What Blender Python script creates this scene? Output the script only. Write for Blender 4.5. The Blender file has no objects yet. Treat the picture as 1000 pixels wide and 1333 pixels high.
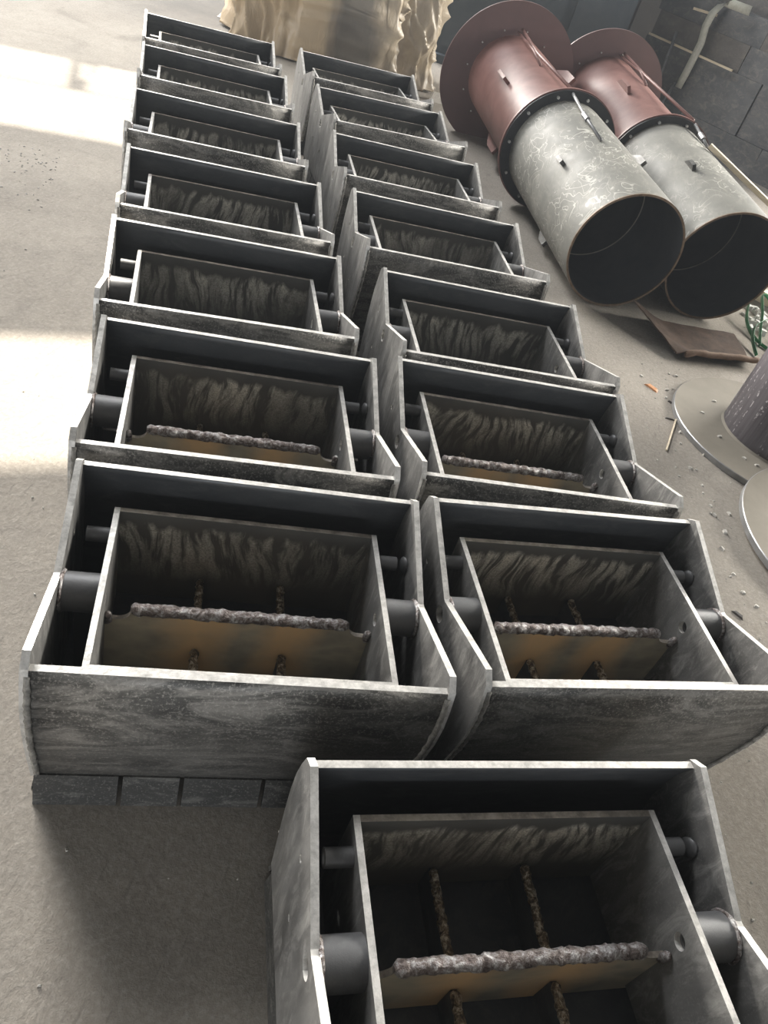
import bpy, bmesh, math, random
from mathutils import Vector, Matrix, noise

S = bpy.context.scene
COL = S.collection
R = math.radians

# ------------------------------------------------------------------ camera
PITCH, ROLL, CAM_Z, F_PX = R(40.029), R(19.481), 2.0833, 1001.5
fwd = Vector((0, math.cos(PITCH), -math.sin(PITCH)))
rt0 = Vector((1, 0, 0))
up0 = rt0.cross(fwd)
rt = math.cos(ROLL) * rt0 + math.sin(ROLL) * up0
up = -math.sin(ROLL) * rt0 + math.cos(ROLL) * up0
cd = bpy.data.cameras.new('camera')
cd.sensor_fit = 'HORIZONTAL'
cd.sensor_width = 36
cd.lens = 36 * F_PX / 1000
cd.clip_start = 0.02
cam = bpy.data.objects.new('camera', cd)
COL.objects.link(cam)
cam.matrix_world = Matrix(((rt.x, up.x, -fwd.x, 0), (rt.y, up.y, -fwd.y, 0), (rt.z, up.z, -fwd.z, CAM_Z), (0, 0, 0, 1)))
S.camera = cam

# ------------------------------------------------------------------ light
S.view_settings.view_transform = 'Standard'
S.view_settings.look = 'None'
S.view_settings.gamma = 1
S.view_settings.use_curve_mapping = False
S.view_settings.exposure = 0.15

world = bpy.data.worlds.new('sky')
S.world = world
world.use_nodes = True
world.node_tree.nodes['Background'].inputs[0].default_value = (0.75, 0.86, 1.0, 1)
world.node_tree.nodes['Background'].inputs[1].default_value = 0.8

HALL = R(23)          # the hall's long axis runs along the rows


def hall(x, y, z=0):
    return Vector((x * math.cos(HALL) - y * math.sin(HALL), x * math.sin(HALL) + y * math.cos(HALL), z))


TO_SUN = Vector((-0.39, 0.51, 0.766)).normalized()
sd = bpy.data.lights.new('sun', 'SUN')
sd.energy = 15.0
sd.angle = R(0.25)
sd.color = (1.0, 0.94, 0.84)
sun = bpy.data.objects.new('sun', sd)
COL.objects.link(sun)
sun.location = (0, 0, 12)
sun.rotation_euler = TO_SUN.to_track_quat('Z', 'Y').to_euler()


def area(name, loc, aim, sx, sy, power, color):
    l = bpy.data.lights.new(name, 'AREA')
    l.shape = 'RECTANGLE'
    l.size, l.size_y = sx, sy
    l.energy = power
    l.color = color
    o = bpy.data.objects.new(name, l)
    COL.objects.link(o)
    o.location = loc
    o.rotation_euler = (Vector(loc) - Vector(aim)).to_track_quat('Z', 'Y').to_euler()
    return o


# daylight: tall glazing in the far end wall on the left, side windows on the right, a weak window behind the viewer
area('end_glazing_daylight', hall(-18.0, 59.6, 15.0), hall(-3.0, 0, 0), 20.0, 11.0, 92000, (1.0, 0.965, 0.91))
area('side_window_daylight', hall(13.7, 7.0, 5.2), hall(0, 3, 0), 9.0, 3.2, 3600, (1.0, 0.965, 0.90))
area('roof_light_daylight', hall(-6.0, 19.0, 14.6), hall(-6.0, 19.0, 0), 4.0, 13.0, 6500, (0.96, 0.975, 1.0))
area('front_window_daylight', hall(-1.0, -9.7, 1.7), hall(0, 0, 1.2), 8.0, 2.8, 420, (0.93, 0.96, 1.0))
area('left_fill_light', hall(-28.7, 3.0, 2.3), hall(0, 1, 1.0), 8.0, 3.8, 2800, (1.0, 0.98, 0.95))  # added low fill that brightens left-facing plates; no door is known here


# ------------------------------------------------------------------ helpers
def link(name, me, parent=None, mats=None):
    o = bpy.data.objects.new(name, me)
    COL.objects.link(o)
    if parent:
        o.parent = parent
    for m in (mats or []):
        me.materials.append(m)
    return o


def obj(name, bm, mats, parent=None, smooth=False):
    me = bpy.data.meshes.new(name)
    bmesh.ops.recalc_face_normals(bm, faces=bm.faces[:])
    bm.to_mesh(me)
    bm.free()
    if smooth:
        for p in me.polygons:
            p.use_smooth = True
    if not isinstance(mats, (list, tuple)):
        mats = [mats]
    return link(name, me, parent, mats)


def autosmooth(o, ang=40):
    me = o.data
    bm = bmesh.new()
    bm.from_mesh(me)
    for e in bm.edges:
        if len(e.link_faces) == 2 and e.calc_face_angle(0) > R(ang):
            e.smooth = False
    for f in bm.faces:
        f.smooth = True
    bm.to_mesh(me)
    bm.free()
    return o


def tag(o, label=None, cat=None, group=None, kind=None):
    for k, v in (('label', label), ('category', cat), ('group', group), ('kind', kind)):
        if v:
            o[k] = v
    return o


def empty(name, loc=(0, 0, 0), rz=0):
    o = bpy.data.objects.new(name, None)
    COL.objects.link(o)
    o.location = loc
    o.rotation_euler = (0, 0, rz)
    o.empty_display_size = 0.1
    return o


def box(bm, x0, x1, y0, y1, z0, z1, mi=0):
    vs = [bm.verts.new((x, y, z)) for x in (x0, x1) for y in (y0, y1) for z in (z0, z1)]
    idx = [(0, 1, 3, 2), (4, 6, 7, 5), (0, 4, 5, 1), (2, 3, 7, 6), (0, 2, 6, 4), (1, 5, 7, 3)]
    fs = []
    for i in idx:
        f = bm.faces.new([vs[k] for k in i])
        f.material_index = mi
        fs.append(f)
    return vs


def bevel(bm, w, seg=1, ang=30):
    es = [e for e in bm.edges if len(e.link_faces) == 2 and e.calc_face_angle(0) > R(ang)]
    bmesh.ops.bevel(bm, geom=es, offset=w, segments=seg, affect='EDGES', profile=0.5, clamp_overlap=True)


def plate(outline, holes, thick, to3d, rim_mat=1):
    """flat plate from a 2-D outline with round holes; to3d(u, v, w) places it; cut rims get material 1"""
    bm = bmesh.new()
    edges = []
    loops = [outline] + [[(cx + r * math.cos(2 * math.pi * k / 16), cy + r * math.sin(2 * math.pi * k / 16))
                          for k in range(16)] for cx, cy, r in holes]
    for lp in loops:
        vs = [bm.verts.new((u, v, 0)) for u, v in lp]
        for i in range(len(vs)):
            edges.append(bm.edges.new((vs[i], vs[(i + 1) % len(vs)])))
    bmesh.ops.triangle_fill(bm, use_beauty=True, use_dissolve=False, edges=edges)
    faces = bm.faces[:]
    ex = bmesh.ops.extrude_face_region(bm, geom=faces)
    for v in [g for g in ex['geom'] if isinstance(g, bmesh.types.BMVert)]:
        v.co.z = thick
    for f in bm.faces:
        zs = {round(v.co.z, 5) for v in f.verts}
        f.material_index = rim_mat if len(zs) > 1 else 0
    for v in bm.verts:
        v.co = Vector(to3d(v.co.x, v.co.y, v.co.z))
    return bm


def ring_pts(c, e1, e2, r, n, a0=0.0):
    return [c + e1 * (r * math.cos(a0 + 2 * math.pi * k / n)) + e2 * (r * math.sin(a0 + 2 * math.pi * k / n)) for k in range(n)]


def lathe(bm, c, a, e1, e2, prof, n=64, mi=0, close=False):
    """prof = [(axial, radius)] swept round axis a through c"""
    rings = []
    for L, r in prof:
        rings.append([bm.verts.new(p) for p in ring_pts(c + a * L, e1, e2, r, n)])
    m = len(rings)
    for i in range(m if close else m - 1):
        A, B = rings[i], rings[(i + 1) % m]
        for k in range(n):
            f = bm.faces.new((A[k], A[(k + 1) % n], B[(k + 1) % n], B[k]))
            f.material_index = mi
    return rings


def tube(bm, pts, r, n=10, caps=True, rfun=None, mi=0):
    pts = [Vector(p) for p in pts]
    rings = []
    for i, p in enumerate(pts):
        d = (pts[min(i + 1, len(pts) - 1)] - pts[max(i - 1, 0)]).normalized()
        ref = Vector((0, 0, 1)) if abs(d.z) < 0.9 else Vector((1, 0, 0))
        e1 = d.cross(ref).normalized()
        e2 = e1.cross(d)
        rings.append([bm.verts.new(p + (e1 * math.cos(2 * math.pi * k / n) + e2 * math.sin(2 * math.pi * k / n)) *
                                   (rfun(i, k) if rfun else r)) for k in range(n)])
    for A, B in zip(rings, rings[1:]):
        for k in range(n):
            f = bm.faces.new((A[k], A[(k + 1) % n], B[(k + 1) % n], B[k]))
            f.material_index = mi
    if caps:
        for rg in (rings[0], rings[-1]):
            f = bm.faces.new(rg)
            f.material_index = mi
    return rings


def ribbon(bm, pts, sides, thick):
    """flat strap along pts, sides = half-width vectors"""
    prev = None
    for i, p in enumerate(pts):
        p = Vector(p)
        d = (Vector(pts[min(i + 1, len(pts) - 1)]) - Vector(pts[max(i - 1, 0)])).normalized()
        s = Vector(sides[i])
        nrm = d.cross(s).normalized() * thick
        cur = [bm.verts.new(q) for q in (p - s - nrm, p + s - nrm, p + s + nrm, p - s + nrm)]
        if prev:
            for k in range(4):
                bm.faces.new((prev[k], prev[(k + 1) % 4], cur[(k + 1) % 4], cur[k]))
        else:
            bm.faces.new(cur)
        prev = cur
    bm.faces.new(prev)


# ------------------------------------------------------------------ materials
class NT:
    def __init__(self, name):
        self.m = bpy.data.materials.new(name)
        self.m.use_nodes = True
        self.t = self.m.node_tree
        self.b = self.t.nodes['Principled BSDF']

    def n(self, typ, **kw):
        nd = self.t.nodes.new(typ)
        for k, v in kw.items():
            setattr(nd, k, v)
        return nd

    def put(self, sock, v):
        if isinstance(v, bpy.types.NodeSocket):
            self.t.links.new(v, sock)
        elif isinstance(v, (int, float)):
            sock.default_value = v
        else:
            sock.default_value = tuple(v) + ((1,) if len(sock.default_value) == 4 and len(v) == 3 else ())

    def set(self, **kw):
        for k, v in kw.items():
            self.put(self.b.inputs[k.replace('_', ' ')], v)
        return self

    def coords(self, scale=(1, 1, 1), rand=True, space='Object'):
        tc = self.n('ShaderNodeTexCoord').outputs[space]
        if rand:
            oi = self.n('ShaderNodeObjectInfo').outputs['Random']
            ad = self.n('ShaderNodeVectorMath', operation='MULTIPLY_ADD')
            self.put(ad.inputs[0], (31.0, 17.0, 23.0))
            cmb = self.n('ShaderNodeCombineXYZ')
            for i in range(3):
                self.put(cmb.inputs[i], oi)
            self.put(ad.inputs[1], cmb.outputs[0])
            self.put(ad.inputs[2], tc)
            tc = ad.outputs[0]
        mp = self.n('ShaderNodeMapping')
        self.put(mp.inputs['Vector'], tc)
        self.put(mp.inputs['Scale'], scale)
        return mp.outputs[0]

    def noise(self, vec, scale, detail=4, rough=0.55, dist=0.0):
        nd = self.n('ShaderNodeTexNoise')
        self.put(nd.inputs['Vector'], vec)
        self.put(nd.inputs['Scale'], float(scale))
        self.put(nd.inputs['Detail'], float(detail))
        self.put(nd.inputs['Roughness'], float(rough))
        self.put(nd.inputs['Distortion'], float(dist))
        return nd.outputs['Fac']

    def ramp(self, fac, stops, interp='LINEAR'):
        nd = self.n('ShaderNodeValToRGB')
        nd.color_ramp.interpolation = interp
        el = nd.color_ramp.elements
        while len(el) < len(stops):
            el.new(0.5)
        for e, (p, c) in zip(el, stops):
            e.position = p
            if isinstance(c, (int, float)):
                c = (c, c, c)
            e.color = tuple(c) + (1,)
        self.put(nd.inputs[0], fac)
        return nd.outputs[0]

    def mix(self, fac, a, b, mode='MIX'):
        nd = self.n('ShaderNodeMix', data_type='RGBA', blend_type=mode)
        self.put(nd.inputs['Factor'], fac)
        self.put(nd.inputs[6], a)
        self.put(nd.inputs[7], b)
        return nd.outputs[2]

    def math(self, op, a, b=0.0, clamp=False):
        nd = self.n('ShaderNodeMath', operation=op, use_clamp=clamp)
        self.put(nd.inputs[0], a)
        self.put(nd.inputs[1], b)
        return nd.outputs[0]

    def bump(self, h, strength=0.3, dist=0.01):
        nd = self.n('ShaderNodeBump')
        self.put(nd.inputs['Height'], h)
        self.put(nd.inputs['Strength'], float(strength))
        self.put(nd.inputs['Distance'], float(dist))
        self.put(self.b.inputs['Normal'], nd.outputs[0])
        return self

    def xyz(self, space='Object'):
        sp = self.n('ShaderNodeSeparateXYZ')
        self.put(sp.inputs[0], self.n('ShaderNodeTexCoord').outputs[space])
        return sp.outputs


def steel(name, dark, mid, scuff, stretch=(1, 1, 1), amount=0.5, rough=0.5, metal=0.35, speck=0.3):
    t = NT(name)
    v = t.coords(stretch)
    v1 = t.coords()
    base = t.ramp(t.noise(v, 3.5, 6, 0.6, 0.4), [(0.3, dark), (0.7, mid)])
    wear = t.math('MULTIPLY', t.ramp(t.noise(v, 9, 8, 0.7, 1.2), [(0.5, 0), (0.72, 1)]), amount, True)
    c = t.mix(wear, base, scuff)
    fine = t.math('MULTIPLY', t.ramp(t.noise(v1, 160, 3, 0.7), [(0.55, 0), (0.75, 1)]), speck)
    c = t.mix(fine, c, scuff)
    rg = t.ramp(t.noise(v, 6, 4), [(0.3, rough - 0.1), (0.7, rough + 0.12)])
    t.set(Base_Color=c, Metallic=metal, Roughness=rg)
    t.bump(t.noise(v1, 120, 4, 0.7), 0.12, 0.004)
    return t.m


GREY = (0.30, 0.29, 0.27)
M = {}
M['side'] = steel('brushed_side_steel', (0.085, 0.083, 0.08), (0.23, 0.225, 0.215), (0.46, 0.45, 0.42), (2.5, 2.5, 0.8), 0.6, 0.45, 0.25, 0.3)
M['dark'] = steel('mill_scale_steel', (0.058, 0.063, 0.069), (0.10, 0.104, 0.108), (0.22, 0.215, 0.20), (0.8, 1, 2), 0.25, 0.5, 0.3, 0.15)
M['pipe'] = steel('dark_pipe_steel', (0.12, 0.12, 0.122), (0.17, 0.17, 0.17), (0.32, 0.32, 0.31), (1, 1, 1), 0.2, 0.48, 0.4, 0.15)
M['skirt'] = steel('dull_skirt_steel', (0.03, 0.03, 0.028), (0.06, 0.058, 0.053), (0.34, 0.33, 0.30), (1, 1, 3), 0.4, 0.55, 0.2, 0.55)

# cut edges, ground bright
t = NT('ground_cut_edge')
v = t.coords()
t.set(Base_Color=t.ramp(t.noise(v, 30, 5, 0.7), [(0.3, (0.38, 0.37, 0.345)), (0.6, (0.70, 0.68, 0.64))]), Metallic=0.3,
      Roughness=t.ramp(t.noise(v, 20, 3), [(0.3, 0.3), (0.7, 0.5)]))
t.bump(t.noise(v, 90, 3), 0.25, 0.004)
M['edge'] = t.m

# inner edge of the inner box back plate: brownish, flame cut
t = NT('flame_cut_edge')
v = t.coords()
t.set(Base_Color=t.ramp(t.noise(v, 18, 5, 0.7), [(0.35, (0.14, 0.12, 0.10)), (0.65, (0.36, 0.32, 0.27))]), Metallic=0.3, Roughness=0.5)
t.bump(t.noise(v, 70, 3), 0.4, 0.004)
M['flame'] = t.m

# curved outer plates: horizontal rolling streaks, chalky wear that is strongest below the rim
t = NT('rolled_plate_steel')
v = t.coords((0.7, 2.2, 2.2))
v1 = t.coords()
base = t.ramp(t.noise(v, 4, 6, 0.65, 0.5), [(0.3, (0.04, 0.039, 0.037)), (0.7, (0.15, 0.146, 0.134))])
z = t.xyz()[2]
band = t.ramp(z, [(0.2, 0.4), (0.42, 0.65), (0.56, 1.0)])
w = t.math('MULTIPLY', t.ramp(t.noise(v, 4.5, 9, 0.74, 1.5), [(0.47, 0), (0.62, 1)]), band)
c = t.mix(t.math('MULTIPLY', w, 0.7), base, (0.42, 0.40, 0.365))
sp = t.math('MULTIPLY', t.ramp(t.noise(v1, 130, 4, 0.75), [(0.52, 0), (0.66, 1)]), t.math('MULTIPLY', band, 0.7))
c = t.mix(sp, c, (0.50, 0.475, 0.43))
t.set(Base_Color=c, Metallic=0.25, Roughness=t.ramp(t.noise(v, 6, 4), [(0.3, 0.42), (0.7, 0.6)]))
t.bump(t.noise(v1, 120, 4, 0.7), 0.15, 0.004)
M['rolled'] = t.m

# inner back wall: wiped chalk marks in arcs below the top edge
t = NT('chalk_wiped_steel')
v1 = t.coords()
base = t.ramp(t.noise(v1, 5, 5, 0.6), [(0.3, (0.058, 0.057, 0.053)), (0.7, (0.09, 0.088, 0.08))])
obj_co = t.coords()
warp = t.n('ShaderNodeTexNoise')
t.put(warp.inputs['Vector'], t.coords((1, 1, 0.8)))
t.put(warp.inputs['Scale'], 3.2)
t.put(warp.inputs['Detail'], 2.0)
wadd = t.n('ShaderNodeVectorMath', operation='MULTIPLY_ADD')
t.put(wadd.inputs[0], warp.outputs['Color'])
t.put(wadd.inputs[1], (0.22, 0.0, 0.22))
t.put(wadd.inputs[2], obj_co)
mp = t.n('ShaderNodeMapping')
t.put(mp.inputs['Vector'], wadd.outputs[0])
t.put(mp.inputs['Scale'], (1, 1, 0.17))
streak = t.ramp(t.noise(mp.outputs[0], 38, 3, 0.6), [(0.41, 0.0), (0.56, 1.0)])
z = t.xyz()[2]
lobes = t.math('MULTIPLY', t.noise(t.coords((1, 1, 0.05)), 17, 2), 0.10)
zz = t.math('ADD', z, t.math('SUBTRACT', lobes, 0.05))
band = t.ramp(zz, [(0.22, 0), (0.37, 0.7), (0.43, 1.0), (0.452, 0.0)])
grain = t.math('MULTIPLY', t.ramp(t.noise(v1, 170, 4, 0.8), [(0.38, 0.35), (0.58, 1)]), t.ramp(t.noise(t.coords((1, 1, 0.6)), 4.0, 3), [(0.35, 0.3), (0.58, 1)]))
x = t.math('MULTIPLY', streak, t.math('MULTIPLY', band, grain))
c = t.mix(t.math('MULTIPLY', x, 0.95), base, (0.72, 0.69, 0.61))
t.set(Base_Color=c, Metallic=0.0, Roughness=0.55)
t.bump(t.noise(v1, 120, 4, 0.7), 0.1, 0.004)
M['chalk'] = t.m

# web plate: heat tint in brown and straw round the welds
t = NT('heat_tinted_steel')
v1 = t.coords()
px = t.xyz()[0]
pz = t.xyz()[2]
near = t.ramp(t.math('ADD', t.math('ABSOLUTE', t.math('SUBTRACT', t.math('ABSOLUTE', px), 0.125)), t.math('MULTIPLY', t.math('SUBTRACT', t.noise(v1, 7, 3), 0.5), 0.16)), [(0.02, 1.0), (0.12, 0.0)])
cool = t.ramp(t.noise(t.coords((1, 1, 1.6)), 6, 4, 0.5), [(0.35, (0.20, 0.19, 0.155)), (0.6, (0.42, 0.37, 0.27)), (0.72, (0.27, 0.25, 0.20))])
heat = t.mix(t.math('MULTIPLY', near, 0.9), cool, (0.74, 0.47, 0.22))
c = t.mix(t.math('MULTIPLY', t.noise(v1, 60, 5, 0.7), 0.4), heat, (0.42, 0.35, 0.26))
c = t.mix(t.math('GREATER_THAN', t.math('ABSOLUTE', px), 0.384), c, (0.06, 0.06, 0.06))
t.set(Base_Color=c, Metallic=0.1, Roughness=0.5)
M['heat'] = t.m

# weld metal
t = NT('weld_bead_metal')
v1 = t.coords()
c = t.ramp(t.noise(v1, 45, 5, 0.75, 0.6), [(0.36, (0.06, 0.045, 0.04)), (0.48, (0.20, 0.165, 0.15)), (0.58, (0.40, 0.385, 0.38)), (0.68, (0.72, 0.70, 0.68))])
t.set(Base_Color=c, Metallic=0.55, Roughness=t.ramp(t.noise(v1, 30, 3), [(0.3, 0.28), (0.7, 0.55)]))
t.bump(t.noise(v1, 75, 4, 0.8), 0.8, 0.008)
M['weld'] = t.m
t = NT('dark_weld_metal')
v1 = t.coords()
c = t.ramp(t.noise(v1, 55, 5, 0.75, 0.6), [(0.38, (0.05, 0.04, 0.034)), (0.5, (0.24, 0.18, 0.11)), (0.62, (0.75, 0.68, 0.56))])
t.set(Base_Color=c, Metallic=0.45, Roughness=0.45)
t.bump(t.noise(v1, 75, 4, 0.8), 0.9, 0.008)
M['darkweld'] = t.m

# concrete floor
t = NT('dusty_concrete')
v = t.coords(rand=False)
big = t.ramp(t.noise(v, 0.7, 5, 0.6, 0.3), [(0.3, (0.245, 0.220, 0.188)), (0.7, (0.325, 0.297, 0.257))])
med = t.noise(v, 9, 8, 0.7, 0.8)
c = t.mix(t.ramp(med, [(0.42, 0.0), (0.75, 0.45)]), big, (0.19, 0.175, 0.16))
fine = t.noise(v, 55, 6, 0.75)
c = t.mix(t.ramp(fine, [(0.45, 0.0), (0.7, 0.5)]), c, (0.44, 0.41, 0.36))
gr = t.noise(v, 190, 4, 0.8)
c = t.mix(t.ramp(gr, [(0.30, 0.55), (0.45, 0.0)]), c, (0.11, 0.10, 0.088))
scr_ = t.ramp(t.noise(t.coords((1.0, 0.16, 1), rand=False), 60, 3, 0.6, 0.5), [(0.60, 0.0), (0.72, 0.4)])
c = t.mix(scr_, c, (0.15, 0.135, 0.12))
stain = t.ramp(t.noise(v, 1.6, 4, 0.55, 1.0), [(0.58, 0), (0.75, 0.5)])
c = t.mix(stain, c, (0.13, 0.12, 0.11))
pos = t.n('ShaderNodeVectorMath', operation='DISTANCE')
t.put(pos.inputs[0], t.n('ShaderNodeTexCoord').outputs['Object'])
t.put(pos.inputs[1], (-3.2, 11.2, 0.0))
dark_area = t.ramp(t.math('ADD', pos.outputs['Value'], t.math('MULTIPLY', t.noise(v, 1.1, 4), 2.4)), [(0.0, 0.62), (1.0, 0.0)])
dd_ = t.math('DIVIDE', t.math('ADD', pos.outputs['Value'], t.math('MULTIPLY', t.noise(v, 1.1, 4), 2.4)), 5.0)
t.put(dark_area.node.inputs[0], dd_)
dark_area.node.color_ramp.elements[0].position = 0.45
dark_area.node.color_ramp.elements[1].position = 0.85
c = t.mix(dark_area, c, (0.10, 0.10, 0.10))  # floor made darker around one far spot
t.set(Base_Color=c, Roughness=t.ramp(med, [(0.3, 0.85), (0.7, 0.97)]))
t.b.inputs['Specular IOR Level'].default_value = 0.04
h = t.math('ADD', t.math('MULTIPLY', t.noise(t.coords((1, 0.8, 1), rand=False), 26, 6, 0.72, 0.3), 1.0), t.math('MULTIPLY', fine, 0.45))
t.bump(h, 0.5, 0.008)
M['floor'] = t.m


def plain(name, a, b, scale=8, rough=0.6, metal=0.0, bump=0.1, stretch=(1, 1, 1), detail=5, spec=0.4):
    t = NT(name)
    v = t.coords(stretch)
    f = t.noise(v, scale, detail, 0.65, 0.4)
    t.set(Base_Color=t.ramp(f, [(0.3, a), (0.7, b)]), Roughness=rough, Metallic=metal)
    t.b.inputs['Specular IOR Level'].default_value = spec
    if bump:
        t.bump(t.noise(v, scale * 6, 4, 0.7), bump, 0.005)
    return t.m


M['sideweld'] = plain('grey_corner_weld', (0.10, 0.095, 0.085), (0.40, 0.385, 0.35), 40, 0.5, 0.2, 0.5)
M['wall'] = plain('hall_wall_paint', (0.045, 0.047, 0.05), (0.06, 0.06, 0.06), 2, 0.8)
M['roof'] = plain('roof_sheet', (0.03, 0.032, 0.034), (0.045, 0.045, 0.047), 2, 0.7)

# ------------------------------------------------------------------ the hall
X0, X1, Y0, Y1, ZR = -29.0, 14.0, -10.0, 60.0, 21.0


def hall_box(name, x0, x1, y0, y1, z0, z1, mat):
    bm = bmesh.new()
    box(bm, x0, x1, y0, y1, z0, z1)
    for vv in bm.verts:
        vv.co = hall(*vv.co)
    return tag(obj(name, bm, mat), kind='structure')


bm = bmesh.new()
bmesh.ops.create_grid(bm, x_segments=1, y_segments=1, size=1)
for vv in bm.verts:
    vv.co = hall((X0 - .3) if vv.co.x < 0 else X1 + .3, (Y0 - .3) if vv.co.y < 0 else Y1 + 2, 0)
tag(obj('floor', bm, M['floor']), kind='structure')
def wall_with_opening(name, axis, w0, w1, a0, a1, o0, o1, z0, z1):
    """wall slab between w0 and w1 (thickness) running a0..a1, with a window opening o0..o1, z0..z1"""
    bm = bmesh.new()
    for p0, p1, q0, q1 in ((a0, o0, 0, ZR), (o1, a1, 0, ZR), (o0, o1, 0, z0), (o0, o1, z1, ZR)):
        if axis == 'x':
            box(bm, p0, p1, w0, w1, q0, q1)
        else:
            box(bm, w0, w1, p0, p1, q0, q1)
    for vv in bm.verts:
        vv.co = hall(*vv.co)
    tag(obj(name, bm, M['wall']), kind='structure')


wall_with_opening('wall_back', 'x', Y1, Y1 + 0.3, X0, X1, -28.0, -8.0, 9.5, 20.5)
wall_with_opening('wall_left', 'y', X0 - 0.3, X0, Y0, Y1, -1.0, 7.0, 0.02, 4.2)
wall_with_opening('wall_right', 'y', X1, X1 + 0.3, Y0, Y1, 2.5, 11.5, 3.6, 6.8)
wall_with_opening('wall_front', 'x', Y0 - 0.3, Y0, X0, X1, -5.0, 3.0, 0.3, 3.1)


def inv_hall(p):
    return (p.x * math.cos(HALL) + p.y * math.sin(HALL), -p.x * math.sin(HALL) + p.y * math.cos(HALL))


# roof with openings shaped to cast sun patches onto the floor on the left
patches = [
    [(-1.02, 2.25), (-1.28, 3.14), (-2.85, 2.12), (-2.35, 1.36)],
    [(-2.30, 5.47), (-2.68, 6.36), (-5.3, 4.95), (-5.0, 4.10)],          # lower strip
    [(-2.70, 6.41), (-2.80, 7.18), (-3.53, 6.77), (-3.29, 6.09)],        # upper right pane
    [(-3.42, 6.02), (-3.75, 6.67), (-5.7, 5.60), (-5.32, 4.99)],         # upper left pane
    [(-3.44, 6.30), (-3.64, 6.70), (-3.59, 6.72), (-3.40, 6.33)],        # sliver between the panes
]
bm = bmesh.new()
loops = [[(X0 - .3, Y0 - .3), (X1 + .3, Y0 - .3), (X1 + .3, Y1 + .3), (X0 - .3, Y1 + .3)]]
for p in patches:
    k = ZR / TO_SUN.z
    loops.append([inv_hall(Vector((x + TO_SUN.x * k, y + TO_SUN.y * k, 0))) for x, y in p])
ed = []
for lp in loops:
    vs = [bm.verts.new((x, y, ZR)) for x, y in lp]
    ed += [bm.edges.new((vs[i], vs[(i + 1) % len(vs)])) for i in range(len(vs))]
bmesh.ops.triangle_fill(bm, use_beauty=True, use_dissolve=False, edges=ed)
for vv in bm.verts:
    vv.co = hall(*vv.co)
tag(obj('ceiling', bm, M['roof']), kind='structure')

# ------------------------------------------------------------------ the welded steel hoppers
ZO = 0.09
T = 0.018
half = [(0.0, 0.513), (-0.030, 0.490), (-0.046, 0.435), (-0.057, 0.375), (-0.058, 0.30), (-0.049, 0.22), (-0.034, 0.13), (-0.012, 0.015), (-0.010, 0.0)]
YC = 0.328
front = [(y, z + ZO) for y, z in half]
back = [(2 * YC - y, z) for y, z in reversed(front)]
notch = [(YC + 0.018, 0.405 + ZO), (YC + 0.006, 0.4 + ZO), (YC - 0.006, 0.4 + ZO), (YC - 0.018, 0.405 + ZO)]
side_outline = [(0.004, 0.514 + ZO)] + front[1:] + back[:-1] + [(2 * YC - 0.004, 0.514 + ZO)] + notch


def prof_y(z):
    pts = sorted([(b, a) for a, b in front])
    for (z0, y0), (z1, y1) in zip(pts, pts[1:]):
        if z0 <= z <= z1:
            return y0 + (y1 - y0) * (z - z0) / (z1 - z0)
    return pts[0][1]


def rolled_plate(ztop, sgn):
    bm = bmesh.new()
    N = 16
    ztops = [ZO + (ztop - ZO) * i / N for i in range(N + 1)]

    def yy(z, off):
        y = prof_y(z) + off
        return y if sgn > 0 else 2 * YC - y
    vs = {}
    for i, z in enumerate(ztops):
        for j, x in enumerate((-0.5 + T, -0.5 + T + 0.3, 0, 0.5 - T - 0.3, 0.5 - T)):
            for k, off in enumerate((0.006, 0.006 + T)):
                vs[i, j, k] = bm.verts.new((x, yy(z, off), z))
    J = 4
    for i in range(N):
        for j in range(J):
            for k in (0, 1):
                bm.faces.new([vs[a, b, k] for a, b in ((i, j), (i, j + 1), (i + 1, j + 1), (i + 1, j))]).smooth = True
        for j in (0, J):
            bm.faces.new([vs[i, j, 0], vs[i, j, 1], vs[i + 1, j, 1], vs[i + 1, j, 0]])
    for j in range(J):
        f = bm.faces.new([vs[N, j, 0], vs[N, j, 1], vs[N, j + 1, 1], vs[N, j + 1, 0]])
        f.material_index = 1
        bm.faces.new([vs[0, j, 0], vs[0, j, 1], vs[0, j + 1, 1], vs[0, j + 1, 0]])
    return bm


def lumpy_tube(p0, p1, r, seg, n, seed, amp=0.3, flat=1.0):
    bm = bmesh.new()
    p0, p1 = Vector(p0), Vector(p1)
    pts = [p0.lerp(p1, i / seg) for i in range(seg + 1)]

    def rf(i, k):
        q = noise.noise(Vector((i * 0.55 + seed * 7.3, math.cos(2 * math.pi * k / n) * 0.8, math.sin(2 * math.pi * k / n) * 0.8 + seed)))
        q2 = noise.noise(Vector((i * 1.7 + seed * 3.1, math.cos(2 * math.pi * k / n) * 2.2, math.sin(2 * math.pi * k / n) * 2.2)))
        e = 0.55 if i in (0, seg) else 1.0
        return r * e * (1 + amp * q + amp * 0.5 * q2)
    tube(bm, pts, r, n, True, rf)
    return bm


def weld_ring(c, axis_x, r, rr, seed, n=22, m=6):
    bm = bmesh.new()
    rings = []
    for k in range(n):
        a = 2 * math.pi * k / n
        q = rr * (1 + 0.5 * noise.noise(Vector((k * 0.9, seed, 0))))
        rad = Vector((0, math.cos(a), math.sin(a)))
        rings.append([bm.verts.new(Vector(c) + rad * (r + q * math.cos(2 * math.pi * j / m)) + Vector((q * math.sin(2 * math.pi * j / m), 0, 0))) for j in range(m)])
    for k in range(n):
        A, B = rings[k], rings[(k + 1) % n]
        for j in range(m):
            bm.faces.new((A[j], A[(j + 1) % m], B[(j + 1) % m], B[j])).smooth = True
    return bm


XI, YI0, YI1, ZI, TI = 0.386, 0.040, 0.598, 0.402 + ZO, 0.016
PIV = (0.322, 0.345 + ZO)
ROD = (0.524, 0.360 + ZO)


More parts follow.
